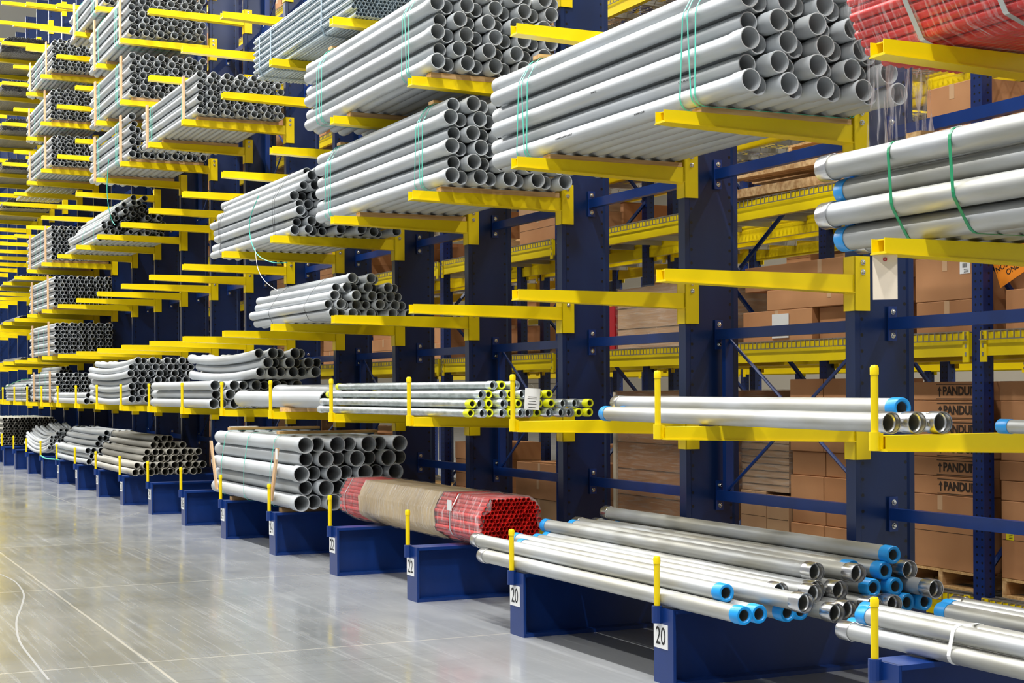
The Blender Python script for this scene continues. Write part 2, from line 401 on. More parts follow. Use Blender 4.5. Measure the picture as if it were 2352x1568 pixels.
# ------------------------------------------------------------------ pipes
_pm = {}
def pvc_mesh(od, L, near, far=False, seg=20, bow=0, m=PVC, wall=None, bell=1.13):
    key = (od, L, near, far, seg, bow, m.name, bell)
    if key in _pm: return _pm[key]
    r = od / 2; rb = r * bell; w = wall or od * .055; bl = od * 1.1; tp = od * .35
    o = []; inn = []
    if near: o += [(0, rb - .001), (.002, rb), (bl, rb), (bl + tp, r)]; inn += [(0, rb - w), (bl, rb - w), (bl + tp, r - w)]
    else: o += [(0, r)]; inn += [(0, r - w)]
    if bow: o += [(L * k / 9, r) for k in range(1, 9)]
    if far: o += [(L - bl - tp, r), (L - bl, rb), (L - .002, rb), (L, rb - .001)]; inn += [(L - bl - tp, r - w), (L, rb - w)]
    else: o += [(L, r)]; inn += [(L, r - w)]
    if bow:
        if not near: pass
        inn = inn[:-1] + [(L * k / 5, r - w) for k in range(1, 5)] + inn[-1:]
        inn.sort(key=lambda p: p[0])
    me = MB().rev(o + inn[::-1], seg, True, bow, L).mesh('pipe', m); _pm[key] = me; return me
def steel_mesh(od, L, seg, m, wall=.006):
    key = ('s', od, L, seg, m.name)
    if key not in _pm:
        r = od / 2; _pm[key] = MB().rev([(0, r), (L, r), (L, r - wall), (0, r - wall)], seg).mesh('pipe', m)
    return _pm[key]
def coupling_mesh(od, seg, m):
    key = ('c', od, seg, m.name)
    if key not in _pm:
        r = od / 2 * 1.13; l = .085; i = od / 2 + .001
        pr = [(-l * .55, i), (-l * .55, r - .0015), (-l * .55 + .003, r), (l * .42, r), (l * .45, r - .002), (l * .45, i - .004), (-.002, i - .004)]
        for k in range(5): pr += [(-.006 - k * .008, i + .001), (-.01 - k * .008, i - .001)]
        _pm[key] = MB().rev(pr, seg).mesh('coupling', m)
    return _pm[key]
def cap_mesh(od, seg, m):
    key = ('k', od, seg, m.name)
    if key not in _pm:
        r = od / 2 * 1.07; l = .06; i = od / 2 * .66
        _pm[key] = MB().rev([(-.008, i), (-.012, i + .004), (-.012, r - .004), (-.006, r), (l, r), (l, od / 2 + .0005), (0, od / 2 + .0005), (0, i), (0, i - .001)], seg).mesh('thread_cap', m)
    return _pm[key]
def steel_pipe(parent, d, a, z, L, od, near, m=ALU, capm=BLUEC, cpm=COUP, seg=24, rot=(0, 0, 0), far=True, name='steel_pipe'):
    p = ob(name, steel_mesh(od, L, seg, m), parent, (d, a, z), rot)
    cm, km = coupling_mesh(od, seg, cpm), cap_mesh(od, seg, capm)
    if near == 'c':
        ob('coupling', cm, p)
        if far: ob('thread_cap', km, p, (0, L, 0), (0, 0, PI))
    else:
        ob('thread_cap', km, p)
        if far: ob('coupling', cm, p, (0, L, 0), (0, 0, PI))
    return p

def hexpos(rows, pitch, r0, d0=0, lim=5.5, vs=.866):
    out = []
    for k, (off, n) in enumerate(rows):
        for j in range(n):
            if d0 + (off + j) * pitch + pitch * .5 < lim: out.append((k, j, (off + j) * pitch, r0 + k * pitch * vs))
    return out
def strapset(t, poly, ys, m=TEAL, w=.011, n=2, skew=.05):
    for y in ys:
        for k in range(n):
            mb = MB(); ring(mb, poly, y + k * .07, w, .0025, skew * (1 if k % 2 else -1) * (.4 + .6 * (k > 0))); ob('strap', mb.mesh('strap', m, False), t)
def bundle(label, lvl, d0, a0, od, rows, L=3.1, rec=.11, par=0, wood=.04, straps=(.4, 2.55), seg=20, m=PVC, bell=1.13, stakes=False,
           group='strapped bundles of grey conduit', name='conduit_bundle', sm=TEAL, top=True, sn=3, cat='pipe bundle', jit=0, z=None, strapw=.011, topboard=True, vs=.866):
    pitch = od * bell if jit == 0 else od * bell
    zb = (LV[lvl] if z is None else z) + wood
    t = thing(name, label, cat, (d0, a0, zb), 0, group)
    ps = hexpos(rows, pitch, od * bell / 2, d0, 5.47 if stakes else 5.514, vs)
    rnd = random.Random(int(a0 * 1000) + lvl)
    me = {b: pvc_mesh(od, L - .0, b, not b, seg, 0, m, bell=bell) for b in (True, False)}
    ps.sort(key=lambda q: (q[1] > 0 and q[0] < len(rows) - 1, -0))
    D = [((q[2] + d0), q) for q in ps]
    keep = ps if len(ps) <= 100 else None
    if keep is None:
        ps.sort(key=lambda q: q[2]); keep = ps[:100]; rest = ps[100:]
    else: rest = []
    def yy(k, j):
        nb = (j + k + par) % 2 == 0
        return nb, (0 if nb else rec) + rnd.uniform(-.012, .012) + (rnd.uniform(-jit, jit) if jit else 0)
    for k, j, x, zz in keep:
        nb, y = yy(k, j); ob('pipe', me[nb], t, (x, y, zz), (0, rnd.uniform(0, 6), 0))
    if rest:
        mb = MB(); r = od / 2; s2 = 8
        for k, j, x, zz in rest:
            nb, y = yy(k, j); rb = r * bell if nb else r; w = od * .06
            mb.rev([(0, rb), (od, rb), (od * 1.3, r), (L, r), (L, r - w), (od * 1.3, r - w), (0, rb - w)], s2, True, off=(x, y, zz))
        ob('pipe', mb.mesh('pipes_behind', m), t)['kind'] = 'stuff'
    pts = []
    for k, j, x, zz in ps: pts += circ(x, zz, pitch / 2 + .003)
    h = hull(pts); xs = [p[0] for p in pts]; zs = [p[1] for p in pts]
    if straps: strapset(t, h, straps, sm, strapw, sn)
    W = max(xs) - min(xs); ht = max(zs)
    if wood:
        cols = [A0 + n * S - AW / 2 for n in range(-2, 26) if a0 + .1 < A0 + n * S - AW / 2 < a0 + L - .05]
        for c in cols:
            ob('bearer', MB().box(min(xs) + .06, max(xs) - .02, c - a0 - .05, c - a0 + .05, -wood, -.001).mesh('bearer', WOODX, False), t)
    if topboard and straps:
        for y in (straps[0] + .02, straps[-1] + .02):
            ob('top_board', MB().box(min(xs) + .1, max(xs) - .06, y, y + .1, ht + .004, ht + .03).mesh('top_board', WOODX, False), t)
    if stakes:
        for y in (stakes[0], stakes[1]):
            for x in (min(xs) - .024, max(xs) + .002):
                ob('stake', MB().box(x, x + .022, y, y + .09, -.03, ht + .03).mesh('stake', STAKE, False), t)
    return t

R6 = [(.5 * (k % 2), 9 if k % 2 else 10) for k in range(6)]
def rows(n, c): return [(.5 * (k % 2), c + 3 - (k % 2)) for k in range(n)]
B1 = bundle('large strapped bundle of grey conduit right beside the hanging film', 4, 4.50, 6.69, .1065, R6, par=0, seg=32, straps=(.42, 2.5), vs=.915, bell=1.115, wood=.03)
def prints(t, items, size=.016):
    for x, y, z, txt in items:
        ob('printed_marking', text_mesh(txt, size, BLACK, .0004), t, (x, y, z), (PI / 2, 0, -PI / 2))
bundle('large strapped bundle of grey conduit in the picture centre, above the small heap', 4, 4.50, 10.62, .1065, R6, par=0, seg=28, straps=(.42, 2.62), vs=.915, bell=1.115)
bundle('large strapped bundle of grey conduit cut by the top edge at centre', 5, 4.420, 10.685, .1065, R6, par=0, seg=28, straps=(.42, 2.55), vs=.915, bell=1.115)
bundle('larger wire-tied heap of grey conduit on two arms left of centre', 4, 4.454, 14.2, .084, [(0, 11), (.4, 10), (-.1, 8), (.3, 8), (-.1, 8), (.4, 7), (.9, 6), (1.6, 4)], par=0, wood=0, seg=24,
       straps=(.65, 2.75), sm=WIREB, sn=2, jit=.22, strapw=.005, topboard=False, name='tied_conduit_bundle', group=None)
bundle('small wire-tied heap of grey conduit on a low middle arm', 3, 4.377, 13.16, .08, [(.6, 9), (.2, 9), (.7, 8), (1.3, 7), (2.4, 4)], L=2.45, par=0, wood=0, seg=24,
       straps=(.6, 1.75), sm=WIREB, sn=1, jit=.08, strapw=.006, topboard=False, name='tied_conduit_bundle', group=None)
G = 'staked bundles of thin grey conduit'
bundle('wide staked conduit bundle with bare top, rightmost of the staked bundles', 6, 4.423, 17.94, .072, rows(7, 16), seg=16, straps=(.6, 2.4), stakes=(.55, 2.6), group=G, topboard=False)
bundle('staked conduit bundle, middle one of the three stacked at centre left', 7, 4.414, 21.732, .088, rows(7, 13), seg=16, straps=(.8, 2.2), stakes=(.45, 2.45), group=G)
bundle('staked conduit bundle cut by the top edge, upper of three at centre left', 8, 4.409, 21.741, .088, rows(8, 13), seg=16, straps=(.8, 2.2), stakes=(.45, 2.45), group=G)
bundle('stepped staked conduit bundle, lowest of three at centre left, with dangling teal cord', 6, 4.389, 21.65, .088, [(0, 13), (.5, 11), (0, 2), (.5, 2), (0, 2), (.5, 1), (0, 1)], seg=16, straps=(.8, 2.2), stakes=(.45, 2.45), group=G, topboard=False)
bundle('part-hidden conduit bundle cut by the top edge above the far stacks', 9, 4.42, 23.6, .088, rows(6, 12), seg=14, straps=(.8, 2.2), stakes=(.45, 2.45), group=G)
for k, (l, lab) in enumerate([(9, 'topmost of the five far-left stacked bundles'), (8, 'second from the top of the far-left stacked bundles'), (7, 'third from the top of the far-left stacked bundles'),
                (5, 'just left of the loose heap on the arms'), (4, 'on the arms below the loose heap, far left'), (3, 'lowest of the far-left staked bundles')]):
    dd = 4.44; uu = {9: 126, 8: 122, 7: 123, 5: 122, 4: 127, 3: 128}[l]
    aa, _ = atd(uu, 500, dd)
    nc = {9: 16, 8: 16, 7: 16, 5: 15, 4: 16, 3: 16}[l]
    bundle('staked thin conduit bundle, ' + lab, l, dd, aa, .07, rows({9: 8, 8: 8, 7: 8, 5: 9, 4: 8, 3: 8}[l], nc), seg=12, straps=(1.2, 1.9), stakes=(.5, 2.5), group=G, topboard=l > 7, sn=1)
aa, _ = atd(236, 560, 4.5)
bundle('round-topped heap of grey conduit touched by the dangling teal cord', 5, 4.5, aa, .078, [(0, 12), (.5, 12), (0, 12), (.5, 11), (1.5, 10), (2.4, 9), (3, 8), (4, 5), (5, 3)], seg=14, wood=0, straps=(.5, 1.5), jit=.3, topboard=False, sn=1, name='tied_conduit_bundle', group=None)
# thin dark tube lots far down the row
for l, n, c, rr in ((11, 16, 34, 13), (10, 16, 34, 9), (9, 16, 34, 10), (8, 16, 34, 9), (7, 16, 34, 8), (5, 15, 34, 4), (4, 15, 34, 4), (3, 15, 34, 3)):
    rw = [(.5 * (k % 2) + max(0, k - rr + 5) * 1.2, c - int(max(0, k - rr + 5) * 2.4)) for k in range(rr)]
    bundle('long lot of thin dull steel tubes on the far arms, level %s' % nth(l - 2, 'bottom'), l, 4.4, A0 + n * S - AW - .75, .03, rw, L=3.05, rec=.02, wood=0, seg=8, m=DARKT, bell=1.02,
           straps=(.4, 2.4), sm=WHITE, sn=1, group='lots of thin steel tube', name='thin_tube_bundle', jit=.05, topboard=False)
# strapped galvanised thin tube bundle, top centre
aa, zz = atd(870, 20, 4.45)
bundle('strapped bundle of thin bluish steel tubes at the top edge', 6, 4.42, 12.55, .034, [(.5 * (k % 2) + (.8 * (k < 2)), 22 - 2 * (k < 2)) for k in range(14)], L=3.05, rec=.0, wood=0, seg=10, m=PVCS, bell=1.04,
       straps=(.8, 2.4, 2.8), sm=mat('pale_blue_strap', '8FA6B4', .4), sn=1, strapw=.03, group=None, name='thin_tube_bundle', topboard=False)
rr_ = .0535
prints(B1, [(-rr_, 1.05, .055, '41103MM SCH40'), (-rr_, 2.0, .062, '41103MM SCH40 PVC CONDUIT'), (.0, .62, .17, 'SCH40 ABOVE GROUND'), (-rr_, 1.6, .272, 'SCH40 UL')])
# floor level large pipe bundle with tags
big = bundle('large bundle of wide grey pipes with wood strips on the bases numbered 24', 1, 4.36, 13.9, .138, [(0, 9), (.5, 9), (0, 9), (.5, 8), (.25, 8)], rec=.13, seg=32, straps=(.75, 1.7, 2.6), sn=1, group=None, m=PVC, name='pipe_bundle', topboard=True, strapw=.012)
for y, lean in ((.62, .18), (2.78, -.2)):
    mb = MB(); mb.add([(-.1, y - lean, .58), (-.082, y - lean, .58), (-.082, y + lean * .2, .06), (-.1, y + lean * .2, .06), (-.1, y - lean + .07, .58), (-.082, y - lean + .07, .58), (-.082, y + lean * .2 + .07, .06), (-.1, y + lean * .2 + .07, .06)],
                      [(0, 1, 2, 3), (7, 6, 5, 4), (0, 4, 5, 1), (1, 5, 6, 2), (2, 6, 7, 3), (3, 7, 4, 0)])
    st = ob('stake', mb.mesh('stake', STAKE, False), big)
ob('label_sheet', MB().box(-.105, -.101, .44, .5, .47, .57).mesh('label_sheet', WHITE, False), big)['label'] = 'white barcode sticker on the wood strip'
ob('label_sheet', MB().box(.05, .35, 2.68, 2.78, .735, .738).mesh('label_sheet', WHITE, False), big)['label'] = 'white label on the top board'

# ------------------------------------------------------------------ loose heaps of grey conduit
def heap(what, where, lvl, d0, a0, od, rws, L=3.1, m=PVC, seg=16, bow=0, jit=.06, z=None, step=None, par=0, slope=0, grp=None, bell=1.13):
    pitch = od * bell * 1.01; rnd = random.Random(int(d0 * 999 + a0 * 77)); z0 = (LV[lvl] if z is None else z) + od * bell / 2
    for k, (off, n) in enumerate(rws):
        n = min(n, int((5.49 - pitch / 2 - d0) / pitch - off) + 1)
        for j in range(n):
            nb = (j + k + par) % 2 == 0
            y = a0 + (0 if nb else .1) + rnd.uniform(-jit, jit) + (step[k] if step else 0)
            me = pvc_mesh(od, L, nb, not nb, seg, bow if k >= 0 else 0, m, bell=bell)
            o = ob('loose_conduit', me, None, (d0 + (off + j) * pitch + 0, y, z0 + k * pitch * .866 + slope * k), (0, 0, 0))
            lay = 'bottom layer' if k == 0 else ('top layer' if k == len(rws) - 1 else ['', 'second', 'third', 'fourth', 'fifth', 'sixth', 'seventh', 'eighth', 'ninth', 'tenth', 'eleventh'][k] + ' layer')
            if n == 1: pos = 'alone, ' + lay
            else: pos = (ORD[j] + 'from the aisle' if j else 'nearest the aisle') + ', ' + lay
            tag(o, ('%s, %s, heap %s' % (what, pos, where)), 'pipe', grp or ('loose conduits ' + where))
# base level, left to right in the photograph
heap('dusty grey conduit', 'left of the big bundle', 1, 4.36, atd(308, 1085, 4.36)[0], .087,
     [(0, 10), (.5, 10), (1.9, 8), (2.4, 8), (3.9, 5), (4.9, 3)], m=PVCD, step=[-.15, -.1, .1, .15, .5, .75], bow=.008)
heap('slim grey conduit', 'with teal strap behind', 1, 4.36, atd(204, 1060, 4.36)[0], .087,
     [(0, 9), (.5, 9), (0, 10), (2.6, 7), (3.1, 6), (4.2, 5)], m=PVC, step=[0, -.1, 0, .5, .7, .6], bow=.01)
heap('thin curved conduit', 'far left on bases', 1, 4.36, atd(115, 1044, 4.36)[0], .06,
     [(0, 14), (.5, 13), (1, 12), (1.5, 13), (4, 9), (4.5, 8), (7, 6)], m=PVC, bow=.12, seg=12, step=[0, 0, .2, .4, .9, .6, .2], jit=.12)
bundle('deep stack of thin grey conduit ends at the far left, floor level', 1, 4.36, 35.4, .058, [(.5 * (k % 2), 21) for k in range(11)], L=3.1, wood=0, seg=10, bell=1.08, straps=(.6, 2.5), sn=1, group=None, m=PVCD, name='conduit_stack', jit=.04, topboard=False)
# second level
heap('thick straight conduit', 'behind the middle pins', 2, 4.37, atd(492, 905, 4.37)[0], .104, [(0, 8), (.5, 8), (0, 9)], seg=24)
heap('thick bent conduit', 'above the straight ones', 2, 4.75, atd(604, 870, 4.75)[0], .104, [(0, 6), (.5, 6), (0, 5)], seg=24, bow=.05, z=LV[2] + .1 * 3, par=1)
heap('curved conduit', 'on the left pinned arms', 2, 4.37, atd(302, 915, 4.37)[0], .09, [(0, 7), (.5, 7), (0, 8), (.5, 8), (-.2, 10), (.3, 9), (.9, 8)], seg=18, bow=.045, jit=.08)
heap('pale conduit', 'in front of the far pins', 2, 4.33, atd(200, 915, 4.33)[0], .09, [(0, 2), (.5, 2)], seg=16)
bundle('staked bundle of thin grey conduit on the pinned level, far left', 2, 4.44, atd(133, 890, 4.44)[0], .072, rows(7, 11), seg=12, straps=(1.2, 1.9), stakes=(.5, 2.5), group=G, topboard=False, sn=1)
heap('short conduit', 'on a staked bundle', 2, 4.95, atd(142, 860, 4.95)[0], .072, [(0, 3), (.5, 2)], z=LV[2] + .55, seg=12, L=2.6)
bundle('lot of thin grey conduit at the far left edge of the pinned level', 2, 4.4, A0 + 13.6 * S, .06, [(.5 * (k % 2), 14) for k in range(6)] + [(3, 10), (5, 7)], wood=0, seg=10, straps=(.5,), sm=GREEN, sn=1, group=None, jit=.1, name='tied_conduit_bundle', topboard=False)
# two very wide pipes
for (u, v, d, dz, L, od, lab) in ((556, 917, 4.46, 0, 2.9, .16, 'very wide grey pipe lying low behind the pins left of the galvanised conduits'), (643, 897, 4.72, .05, 2.2, .17, 'very wide grey pipe lying behind and above the other wide pipe')):
    far, _ = atd(u, v, d)
    me = pvc_mesh(od, L, False, True, 32, 0, PVC, bell=1.08)
    tag(ob('wide_pipe', me, None, (d, far - L, LV[2] + .04 + od / 2 + dz)), lab, 'pipe', 'very wide grey pipes')
tag(ob('timber_block', MB().box(-.02, .38, 0, .3, 0, .04).mesh('timber_block', WOODX, False), None, (4.40, A0 + 4 * S - .2, LV[2])), 'flat timber block on the yellow arm under the very wide pipe', 'timber')

# ------------------------------------------------------------------ galvanised conduits with lime caps
r = .03; pit = .0685
seq = [('Y', 0), ('S', 1), ('Y', 2), ('S', 3), ('Y', 4), ('S', 5), ('S', 6), ('Y', 7), ('S', 8), ('S', 9), ('S', 10), ('Y', 11), ('Y', 12)]
LAY = [(seq, 0, 10.2, 0),
       ([('Y', 0), ('S', 1), ('Y', 2), ('S', 3), ('Y', 4), ('Y', 5), ('S', 6), ('Y', 7), ('Y', 8), ('S', 9), ('S', 10.6), ('Y', 12)], 0, 10.2, 1),
       ([('S', 1.4), ('Y', 2.4), ('S', 3.4), ('Y', 4.4), ('S', 5.4), ('S', 6.4), ('Y', 7.4), ('Y', 8.4)], 0, 10.25, 2),
       ([('S', 2.9), ('Y', 3.9), ('S', 5.1)], 0, 10.35, 3)]
names_l = ['bottom row', 'second row', 'third row', 'top row']
rnd = random.Random(4)
for items, off, a0, k in LAY:
    for j, (ty, x) in enumerate(items):
        zz = LV[2] + .036 + k * .0665
        xx = 4.45 + x * pit * .98 + (.0 if k % 2 == 0 else .01)
        p = steel_pipe(None, xx, a0 + rnd.uniform(-.03, .05) - .024 * x, zz, 3.05, .058, 'k' if ty == 'Y' else 'c', GALV, YELC, ZINC, 20, (0, 0, .035 + (rnd.uniform(-.006, .006) if k else 0)), name='galvanised_conduit')
        tag(p, '%s galvanised conduit, %s in the %s of its pile' % ('lime-capped' if ty == 'Y' else 'bright-ended', nth(j, 'left'), names_l[k]), 'pipe', 'galvanised conduits with lime caps')
tg = tag(ob('paper_tag', MB().box(0, .001, 0, .001, 0, .001).mesh('tmp', WHITE, False)), 'white printed paper tag hanging over the lime-capped conduit ends', 'tag')
a_, z_ = atd(1206, 915, 4.62)
mb = MB(); mb.box(-.055, .055, -.001, .001, -.09, .06); tg.data = mb.mesh('paper_tag', WHITE, False); tg.location = (4.82, 9.93, 1.52); tg.rotation_euler = (0, .06, -.25)
for i, (zz, ww) in enumerate([(.0, .06), (-.012, .07), (-.03, .05), (-.05, .065), (-.075, .05)]):
    ob('print_line', MB().box(-ww / 2, ww / 2, -.0022, -.0012, zz - .003, zz + .001).mesh('print_line', BLACK, False), tg)
ob('tag_wire', MB().tube([(0, 0, .05), (.005, .0, .075), (-.01, .03, .09)], .0012, 5).mesh('tag_wire', BOLT), tg)

# ------------------------------------------------------------------ aluminium conduits
rnd = random.Random(9)
AL = [  # (layer, depth, near a, end)
 (0, 4.28, 6.45, 'k'), (0, 4.375, 6.46, 'k'), (0, 4.53, 6.44, 'k'), (0, 4.625, 6.46, 'k'), (0, 4.73, 6.34, 'c'), (0, 4.85, 6.40, 'c'), (0, 4.96, 6.62, 'c'), (0, 5.07, 6.48, 'c'), (0, 5.19, 6.47, 'c'), (0, 5.295, 6.46, 'k'), (0, 5.395, 6.44, 'k'),
 (1, 4.325, 6.68, 'k'), (1, 4.455, 6.22, 'c'), (1, 4.59, 6.62, 'c'), (1, 4.70, 6.48, 'c'), (1, 4.80, 6.60, 'c'), (1, 4.90, 6.54, 'c'), (1, 5.11, 6.50, 'k'), (1, 5.245, 6.49, 'k'), (1, 5.36, 6.35, 'c'),
 (2, 4.85, 6.67, 'c'), (2, 5.0, 6.52, 'c'), (2, 5.10, 6.66, 'k'), (2, 5.2, 6.52, 'k'), (2, 5.34, 6.53, 'c'),
 (3, 5.24, 6.50, 'k')]
cnt = {}
for lay, d, a, e in AL:
    j = cnt.get(lay, 0); cnt[lay] = j + 1
    z = LV[1] + .05 + lay * .082
    p = steel_pipe(None, d, a, z, 3.1, .0885, e, ALU, BLUEC, COUP, 32, (0, 0, rnd.uniform(-.01, .012)), name='aluminium_conduit')
    tag(p, '%s aluminium conduit, %s, %s of the floor-level pile' % ('blue-capped' if e == 'k' else 'open-ended', ORD[j] + 'from the aisle' if j else 'nearest the aisle', ['bottom row', 'second row', 'third row', 'top row'][lay]), 'pipe', 'aluminium conduits on the bases marked 20')
for d, a, z, e, lab in ((4.40, 5.50, 1.42, 'c', 'front aluminium conduit whose open end sits behind the right yellow pin'), (4.50, 5.45, 1.42, 'c', 'aluminium conduit with open end just right of the yellow pin'),
                        (4.60, 5.40, 1.42, 'c', 'rearmost aluminium conduit with the rightmost open end on the pinned level'), (4.535, 5.56, 1.483, 'k', 'blue-capped aluminium conduit lying on the other three at the pinned level')):
    tag(steel_pipe(None, d, a, z, 3.1, .0885, e, ALU, BLUEC, COUP, 36, (0, 0, -.09), name='aluminium_conduit'), lab, 'pipe', 'aluminium conduits on the pinned level')
a, z = atd(2300, 983, 4.5)
for j, (d, e) in enumerate(((4.5, 'c'),)):
    tag(steel_pipe(None, 4.76, 5.17 - 3.05, LV[2] + .036, 3.05, .06, e, ALU, BLUEC, COUP, 32, name='aluminium_conduit'), 'aluminium conduit with blue far cap poking in at the right edge', 'pipe')
# strapped bundles at the lower right
def steel_bundle(label, far_a, pts, L, od, lvl, d0, straps, sm, sw, seg=32, name='aluminium_bundle', zoff=0, m=ALU, group=None, wood=False, skew=0):
    t = thing(name, label, 'pipe bundle', (d0, far_a - L, LV[lvl] + zoff), 0, group)
    cp = []
    for x, zz, fe, da in pts:
        steel_pipe(t, x, da, zz, L, od, 'k' if fe == 'c' else 'c', m, BLUEC, COUP, seg, name='pipe'); cp += circ(x, zz, od / 2 * 1.02, 16)
    h = hull(cp)
    for s_ in straps: mb = MB(); ring(mb, h, s_, sw, .002, skew); ob('strap', mb.mesh('strap', sm, False), t)
    return t, h
o = .0885; e = .045
S1, _ = steel_bundle('white-strapped aluminium conduit bundle nearest the aisle, lower right corner', 5.85, [(.0, e, 'c', 0), (.1, e, 'k', .1), (.02, e + .082, 'k', -.08), (.12, e + .082, 'k', .03)], 3.1, .08, 1, 4.46, (2.36,), WHITE, .022, group='white-strapped bundles of aluminium conduit')
S2, _ = steel_bundle('white-strapped aluminium conduit bundle further from the aisle, lower right corner', 5.8, [(.0, e, 'c', .1), (.1, e, 'c', .0), (.2, e, 'c', -.1), (.02, e + .082, 'k', -.1), (.12, e + .082, 'k', -.02), (.22, e + .082, 'c', .0), (.31, e + .06, 'c', 0)], 3.1, .08, 1, 4.86, (2.2,), WHITE, .022, group='white-strapped bundles of aluminium conduit')
# big conduit bundle, upper right
P = []
for k in range(4):
    for j in range(5): P.append((.128 * (j + .5 * (k % 2 == 0)) + .0, .064 + k * .112, 'c' if (j + k) % 2 == (1) else 'k', .0 if k % 2 else -.02))
BB, hb = steel_bundle('green-strapped bundle of fat aluminium conduits on the arm above the manila tag', 6.02, P, 3.1, .114, 3, 4.5, (2.18, 2.58), GREEN, .018, name='fat_conduit_bundle', skew=.04)
ob('top_board', MB().box(.12, .6, 2.6, 2.7, .47, .51).mesh('top_board', WOODX, False), BB)

# ------------------------------------------------------------------ red tube bundles
def red_bundle(label, loc, W, Hh, L, od, paper, filmed, rotz=0, fm=FILM):
    t = thing('red_tube_bundle', label, 'pipe bundle', loc, rotz)
    pts = []; k = 0; zc = Hh / 2; pitch = od * 1.02
    cand = []
    while k * pitch * .866 < Hh - od * .5:
        z = od / 2 + k * pitch * .866
        j = 0
        while True:
            x = j * pitch + (k % 2) * pitch / 2
            if x > W: break
            ex = (x - W / 2) / (W / 2); ez = (z - zc) / (Hh / 2)
            if abs(ex) ** 2.6 + abs(ez) ** 2.6 <= 1.0: cand.append((x, z))
            j += 1
        k += 1
    me = MB().rev([(0, od / 2), (L, od / 2), (L, od / 2 - .002), (0, od / 2 - .002)], 12).mesh('pipe', REDT)
    cx = W / 2
    hh = hull([q for c in cand for q in circ(c[0], c[1], od / 2, 10)])
    def edge(c): return min(math.hypot(c[0] - h[0], c[1] - h[1]) for h in hh)
    cand.sort(key=lambda c: c[0] - c[1])
    keep, rest = cand[:100], cand[100:]
    rnd = random.Random(3)
    for x, z in keep: ob('pipe', me, t, (x, rnd.uniform(-.012, .012), z))
    if rest:
        mb = MB()
        for x, z in rest: mb.rev([(0, od / 2), (L, od / 2), (L, od / 2 - .002), (0, od / 2 - .002)], 10, off=(x, rnd.uniform(-.012, .012), z))
        ob('pipe', mb.mesh('pipes_behind', REDT), t)['kind'] = 'stuff'
    mz = sum(h[1] for h in hh) / len(hh)
    def sleeve(y0, y1, grow, mt, nm, nseg=16, rough=.003, tuck=0):
        n = len(hh); vs = []; ys = [y0 + (y1 - y0) * i / nseg for i in range(nseg + 1)]
        for i, y in enumerate(ys):
            for q, p in enumerate(hh):
                dx, dz = p[0] - cx, p[1] - mz; ll = math.hypot(dx, dz)
                g = grow + rnd.uniform(-rough, rough)
                if tuck and i == 0: g -= tuck * rnd.uniform(.3, 1.3)
                yy = y + (rnd.uniform(-.02, .02) if i in (0, nseg) else 0)
                vs.append((p[0] + dx / ll * g, yy, p[1] + dz / ll * g))
        fs = [(i * n + q, i * n + (q + 1) % n, (i + 1) * n + (q + 1) % n, (i + 1) * n + q) for i in range(nseg) for q in range(n)]
        return ob(nm, MB().add(vs, fs).mesh(nm, mt, True, 180), t)
    for y0, y1 in paper: sleeve(y0, y1, .006, KRAFT, 'paper_wrap', 20, .002)
    for y0, y1, tk in filmed: sleeve(y0, y1, .013, fm, 'plastic_film', 30, .005, tk)
    return t, hh
dR, aR = 4.52, 10.17
# near end 0 ; spans three bases
rb, hh = red_bundle('film-wrapped bundle of red tubes with brown paper around its middle', (4.56, 10.28, LV[1] + .016), .49, .37, 3.12, .0335, [(.85, 2.6)], [(.0, .50, .05), (.56, 3.12, 0)])
mb = MB(); ring(mb, [(p[0] + (p[0] - .245) * .04, p[1] + (p[1] - .18) * .04) for p in hh], .52, .02, .003); ob('strap', mb.mesh('strap', STRUT, False), rb)
mb = MB(); ring(mb, [(p[0] + (p[0] - .245) * .06, p[1] + (p[1] - .18) * .06) for p in hh], 2.92, .02, .003); ob('strap', mb.mesh('strap', STRUT, False), rb)
ob('label_sheet', MB().box(-.012, -.008, .5, .58, .24, .32).mesh('label_sheet', WHITE, False), rb)['label'] = 'white corner label on the film'
r2, h2 = red_bundle('film-wrapped bundle of bright red tubes at the upper right, trailing loose plastic', (4.46, 2.78, LV[4] + .01), .85, .52, 3.05, .042, [], [(1.9, 3.06, 0)], fm=FILM2)
for s_ in (2.1, 2.62): mb = MB(); ring(mb, [(p[0] + (p[0] - .42) * .03, p[1] + (p[1] - .26) * .05) for p in h2], s_, .03, .003); ob('strap', mb.mesh('strap', STRUT, False), r2)
for k, (y, zf) in enumerate(((1.75, .62), (1.55, .35), (1.9, .8))):
    ob('label_sheet', MB().box(-.018, -.015, y, y + .11, .52 * zf, .52 * zf + .02).mesh('label_sheet', mat('yellow_sticker_%d' % k, 'E8E04A', .5), False), r2)
# hanging sheet of film
mb = MB(); nx, nz = 26, 30; vs = []
rnd = random.Random(5)
for j in range(nz + 1):
    for i in range(nx + 1):
        f = i / nx; g = j / nz
        x = 4.62 + f * .42 * (1 - .12 * math.sin(g * 3)); y = 5.88 - .02 * g + .03 * math.sin(f * 21 + g * 2) + .012 * math.sin(f * 47 - g * 5)
        z = LV[4] + .12 - g * (.62 + .08 * math.sin(f * 9))
        vs.append((x, y, z))
fs = [(j * (nx + 1) + i, j * (nx + 1) + i + 1, (j + 1) * (nx + 1) + i + 1, (j + 1) * (nx + 1) + i) for j in range(nz) for i in range(nx)]
mb.add(vs, fs); sh = ob('hanging_film', mb.mesh('hanging_film', FILMH, True, 180), r2); sh.location = (-4.46, -2.78, -LV[4] - .01); sh['label'] = 'torn sheet of clear film hanging down'

